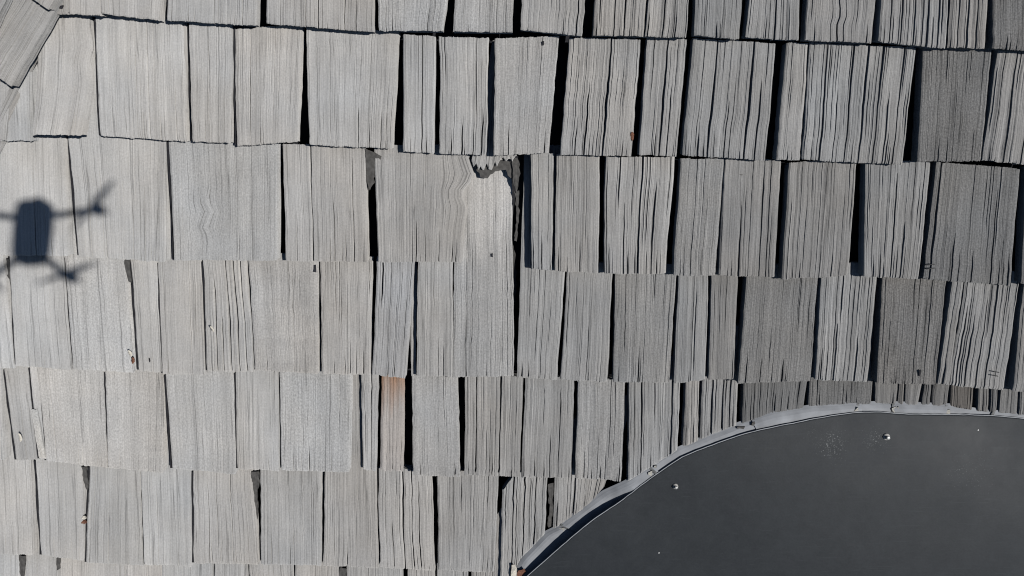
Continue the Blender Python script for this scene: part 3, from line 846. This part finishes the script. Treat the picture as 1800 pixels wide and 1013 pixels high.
# little nail heads in the sheet
for (px, py) in ((1158, 972), (1719, 756)):
    w = 20.0
    for _ in range(3):
        p = unproj(px, py, w); w = panel_w(p)
    v, f = lathe([(1.6, -.5), (1.6, .7), (1.0, 1.0)], 10)
    q = link("nail_head", v, f, STEEL, cover); q.location = tuple(np.array([p[0], p[1], w]) - CO)
for x_ in cuts[1:-1]:
    i = int(np.argmin(np.abs(ao[:, 0] - x_)))
    a_ = ao[i]; dr = np.array(CENTRE) - a_; dr /= np.linalg.norm(dr); tg = np.array((-dr[1], dr[0]))
    e_w = float(np.interp(a_[0], ed[:110, 0], ew[:110]))
    q = [a_ + dr * d + tg * t_ for d, t_ in ((-2, -2.2), (-2, 2.0), (9, 2.6), (17, 2.2), (17, -2.4), (8, -2.0))]
    w_ = np.array([wo_all[i] + 2.5, wo_all[i] + 2.5, wo_all[i] + 5, min(e_w - 1, wo_all[i] + 7), min(e_w - 1, wo_all[i] + 7), wo_all[i] + 5])
    q = np.array(q); tp = unproj(q[:, 0], q[:, 1], w_); bt = tp - np.array((0, 0, 4.0))
    link("lap_joint", np.concatenate([tp, bt]) - CO, [[5, 4, 3, 2, 1, 0], [6, 7, 8, 9, 10, 11]] + [[k, (k + 1) % 6, (k + 1) % 6 + 6, k + 6] for k in range(6)], LAP, cover)
# sealant left on the flashing joints
for k, (px, py, a_, b_) in enumerate(((986, 932, 8, 9), (1143, 832, 6, 7), (1152, 820, 4, 4), (1324, 745, 6, 8), (1505, 719, 6, 8), (1570, 720, 6, 9), (1577, 716, 3, 5), (1666, 724, 6, 8), (1302, 752, 12, 4))):
    i = int(np.argmin(np.abs(ao[:, 0] - px)))
    fo = felt([(px - a_ / 2, py + b_ / 2), (px + a_ / 2, py + b_ / 2 + 1), (px + a_ / 2 + 1, py - b_ / 2), (px - a_ / 2, py - b_ / 2 + 1)], wo_all[i] + 6.0, name="sealant_bit",
              mat=(FELT if k in (8, 3) else SEAL), parent=cover, seed=50 + k, curl=.8, thick=2.5)
    fo.location -= Vector(CO)
# torn pale end of the flashing
felt([(899, 995), (905, 992), (908, 1003), (906, 1022), (898, 1022)][::-1], 8, name="flashing_end", mat=PALE, parent=cover, seed=31, curl=1.0).location -= Vector(CO)
felt([(910, 1003), (924, 1001), (922, 1012), (908, 1014)][::-1], 7, name="rusty_flashing_end", mat=RUST, parent=cover, seed=32, curl=1.0).location -= Vector(CO)

# ------------------------------------------------------------------ litter and staples lying on the shakes
def flake(name, px, py, w, L, Wd, ang, mat, label, cat, bend=2.0, seed=0):
    rng = np.random.default_rng(seed)
    p = unproj(px, py, w)
    e = thing(name, label, cat, tuple(p))
    t = np.linspace(-1, 1, 7)
    half = Wd / 2 * np.sqrt(np.maximum(0.04, 1 - t ** 2)) * rng.uniform(.75, 1.2, 7)
    ca, sa = math.cos(ang), math.sin(ang)
    rows = []
    for z in (1.0, 0.0):
        for sgn in (-1, 0, 1):
            x = t * L / 2; y = half * sgn
            ww = 1.0 + bend * t ** 2 + (0.8 if sgn == 0 else 0) + z * 0.9
            rows.append(np.stack([x * ca - y * sa, x * sa + y * ca, ww], -1))
    V = np.concatenate(rows); f = []
    for s in (0, 1):
        for i in range(6):
            a = s * 7 + i
            f.append([a, a + 1, a + 8, a + 7]); f.append([a + 21, a + 28, a + 29, a + 22])
    for i in range(6):
        f.append([i, i + 21, i + 22, i + 1]); f.append([14 + i, 15 + i, 36 + i, 35 + i])
    f.append([0, 7, 28, 21]); f.append([7, 14, 35, 28]); f.append([6, 27, 34, 13]); f.append([13, 34, 41, 20])
    link("husk", V, f, mat, e)
    return e
flake("seed_husk", 230, 621, 3, 13, 6, 1.9, PALE, "cream bud scale at the butt of a smooth pale shake", "debris", seed=1)
flake("seed_husk", 235, 633, 2, 12, 6, 1.5, RUST, "reddish brown bud scale lying just below a cream one", "debris", seed=2)
flake("seed_husk", 150, 909, -12, 9, 7, 0.3, PALE, "upper cream husk wedged in a joint near the lower left corner", "debris", seed=3)
flake("seed_husk", 150, 917, -12, 11, 7, 0.2, RUST, "lower brown husk wedged in a joint near the lower left corner", "debris", seed=4)
flake("paint_chip", 37, 768, 1, 16, 6, 1.7, PALE, "pale pointed chip on a narrow shake by the left edge", "debris", seed=5)
flake("seed_husk", 1111, 240, -4, 15, 6, 1.6, RUST, "small orange brown husk at a joint in the second course", "debris", seed=6)
flake("paint_chip", 374, 578, 1, 12, 4, 2.1, PALE, "tiny white chip caught on the deeply furrowed shake", "debris", seed=7)

def staple(px, py, w, L, Wd, ang, label):
    p = unproj(px, py, w)
    e = thing("wire_staple", label, "staple", tuple(p), group="wire staples on the shakes")
    c, s = math.cos(ang), math.sin(ang)
    def R(x, y, z): return (x * c - y * s, x * s + y * c, z)
    v, f = tube([R(-L / 2, 0, -4), R(-L / 2, 0, 2.5), R(-L / 4, 0, 3), R(L / 4, 0, 3), R(L / 2, 0, 2.5), R(L / 2, 0, -4)], 0.8)
    link("wire", v, f, WIRE, e)
    v, f = tube([R(-L / 2, Wd, -4), R(-L / 2, Wd, 2.5), R(L / 2, Wd, 2.5), R(L / 2, Wd, -4)], 0.8)
    link("wire", v, f, WIRE, e)
staple(1634, 472, 1, 15, 7, 0.1, "dark wire staple on a dark shake in the third course")
staple(1748, 660, 1, 9, 7, -0.2, "dark wire staple on a furrowed shake near the right edge")

# ------------------------------------------------------------------ the camera drone that throws the shadow
drone = bpy.data.objects.new("camera_drone", None)
COL.objects.link(drone)
drone["label"] = "small four rotor camera drone hovering over the roof, casting its shadow"
drone["category"] = "drone"
yaw = math.radians(-5)
fw = Vector((math.sin(yaw), math.cos(yaw) * math.cos(PITCH), -math.cos(yaw) * math.sin(PITCH)))
up = Vector((0, math.sin(PITCH), math.cos(PITCH)))
rt = fw.cross(up)
MR = Matrix((rt, fw, up)).transposed().to_4x4()
drone.matrix_world = ROOF @ Matrix.Translation(tuple(DRONE_C)) @ MR

def rounded_body(name, L, Wd, H, mat, parent, loc=(0, 0, 0), p=3.2):
    nu, nv = 20, 28
    V = []
    for i in range(nu + 1):
        th = -math.pi / 2 + math.pi * i / nu
        for j in range(nv):
            ph = 2 * math.pi * j / nv
            def se(c): return math.copysign(abs(c) ** (2 / p), c)
            x = se(math.cos(th)) * se(math.cos(ph)) * Wd / 2
            z = se(math.cos(th)) * se(math.sin(ph)) * H / 2
            y = se(math.sin(th)) * L / 2
            z *= 1 - 0.15 * (y / (L / 2)) ** 2
            V.append((x * (1 + 0.04 * y / L), y, z))
    f = []
    for i in range(nu):
        for j in range(nv):
            f.append([i * nv + j, i * nv + (j + 1) % nv, (i + 1) * nv + (j + 1) % nv, (i + 1) * nv + j])
    o = link(name, V, f, mat, parent, smooth=True)
    o.location = loc
    return o
body = rounded_body("body", 122, 54, 42, DRONE_GREY, drone, p=6.0)
rounded_body("battery", 60, 34, 12, DRONE_DARK, body, (0, -38, 18))
gm = rounded_body("gimbal", 18, 30, 20, DRONE_DARK, drone, (-4, 58, -12))
v, f = lathe([(6, 0), (6, 8), (4.5, 8.5), (4, 6)], 16)
ln = link("lens", v, f, DRONE_DARK, gm); ln.rotation_euler = (math.radians(-90), 0, 0); ln.location = (0, 6, 0)
for (sx, y0, x1, y1, z1, pa) in ((1, 28, 112, 34, 4, 0.95), (-1, 28, -112, 50, 4, -0.5), (1, -50, 74, -92, 0, 0.3), (-1, -50, -74, -80, 0, 2.4)):
    pth = [(sx * 15, y0, 0), (sx * 30, y0 + (y1 - y0) * .15, 2), (x1 * .7, y0 + (y1 - y0) * .6, z1 * .8), (x1, y1, z1)]
    v, f = tube(pth, 6.2, 8)
    arm = link("arm", v, f, DRONE_GREY, drone, smooth=True)
    v, f = lathe([(9, -10), (11, -7), (11, 7), (8, 10), (2, 13)], 16)
    mo = link("motor", v, f, DRONE_DARK, arm, smooth=True); mo.location = (x1, y1, z1)
    v, f = tube([(x1, y1, z1 - 4), (x1 + sx * 2, y1, z1 - 18), (x1 + sx * 2, y1 + 2, z1 - 28)], 2.6, 8)
    link("landing_foot", v, f, DRONE_DARK, arm, smooth=True)
    bl_v = []; bl_f = []
    for sgn in (-1, 1):
        ss = np.linspace(0.05, 1, 9)
        for z in (0.5, -0.5):
            for e in (-1, 1):
                for s in ss:
                    r = 58 * s; wd = 6.5 * math.sin(math.pi * min(1, 0.25 + s * .7)) ** .7 * (1 - .4 * s)
                    x = r * sgn; y = e * wd
                    bl_v.append((x * math.cos(pa) - y * math.sin(pa), x * math.sin(pa) + y * math.cos(pa), z + e * sgn * 1.2))
        b = 0 if sgn == -1 else 36
        for i in range(8):
            bl_f += [[b + i, b + i + 1, b + 10 + i, b + 9 + i], [b + 18 + i, b + 27 + i, b + 28 + i, b + 19 + i],
                     [b + i, b + 18 + i, b + 19 + i, b + i + 1], [b + 9 + i, b + 10 + i, b + 28 + i, b + 27 + i]]
    pr = link("propeller", bl_v, bl_f, DRONE_DARK, drone)
    pr.location = (x1, y1, z1 + 14)
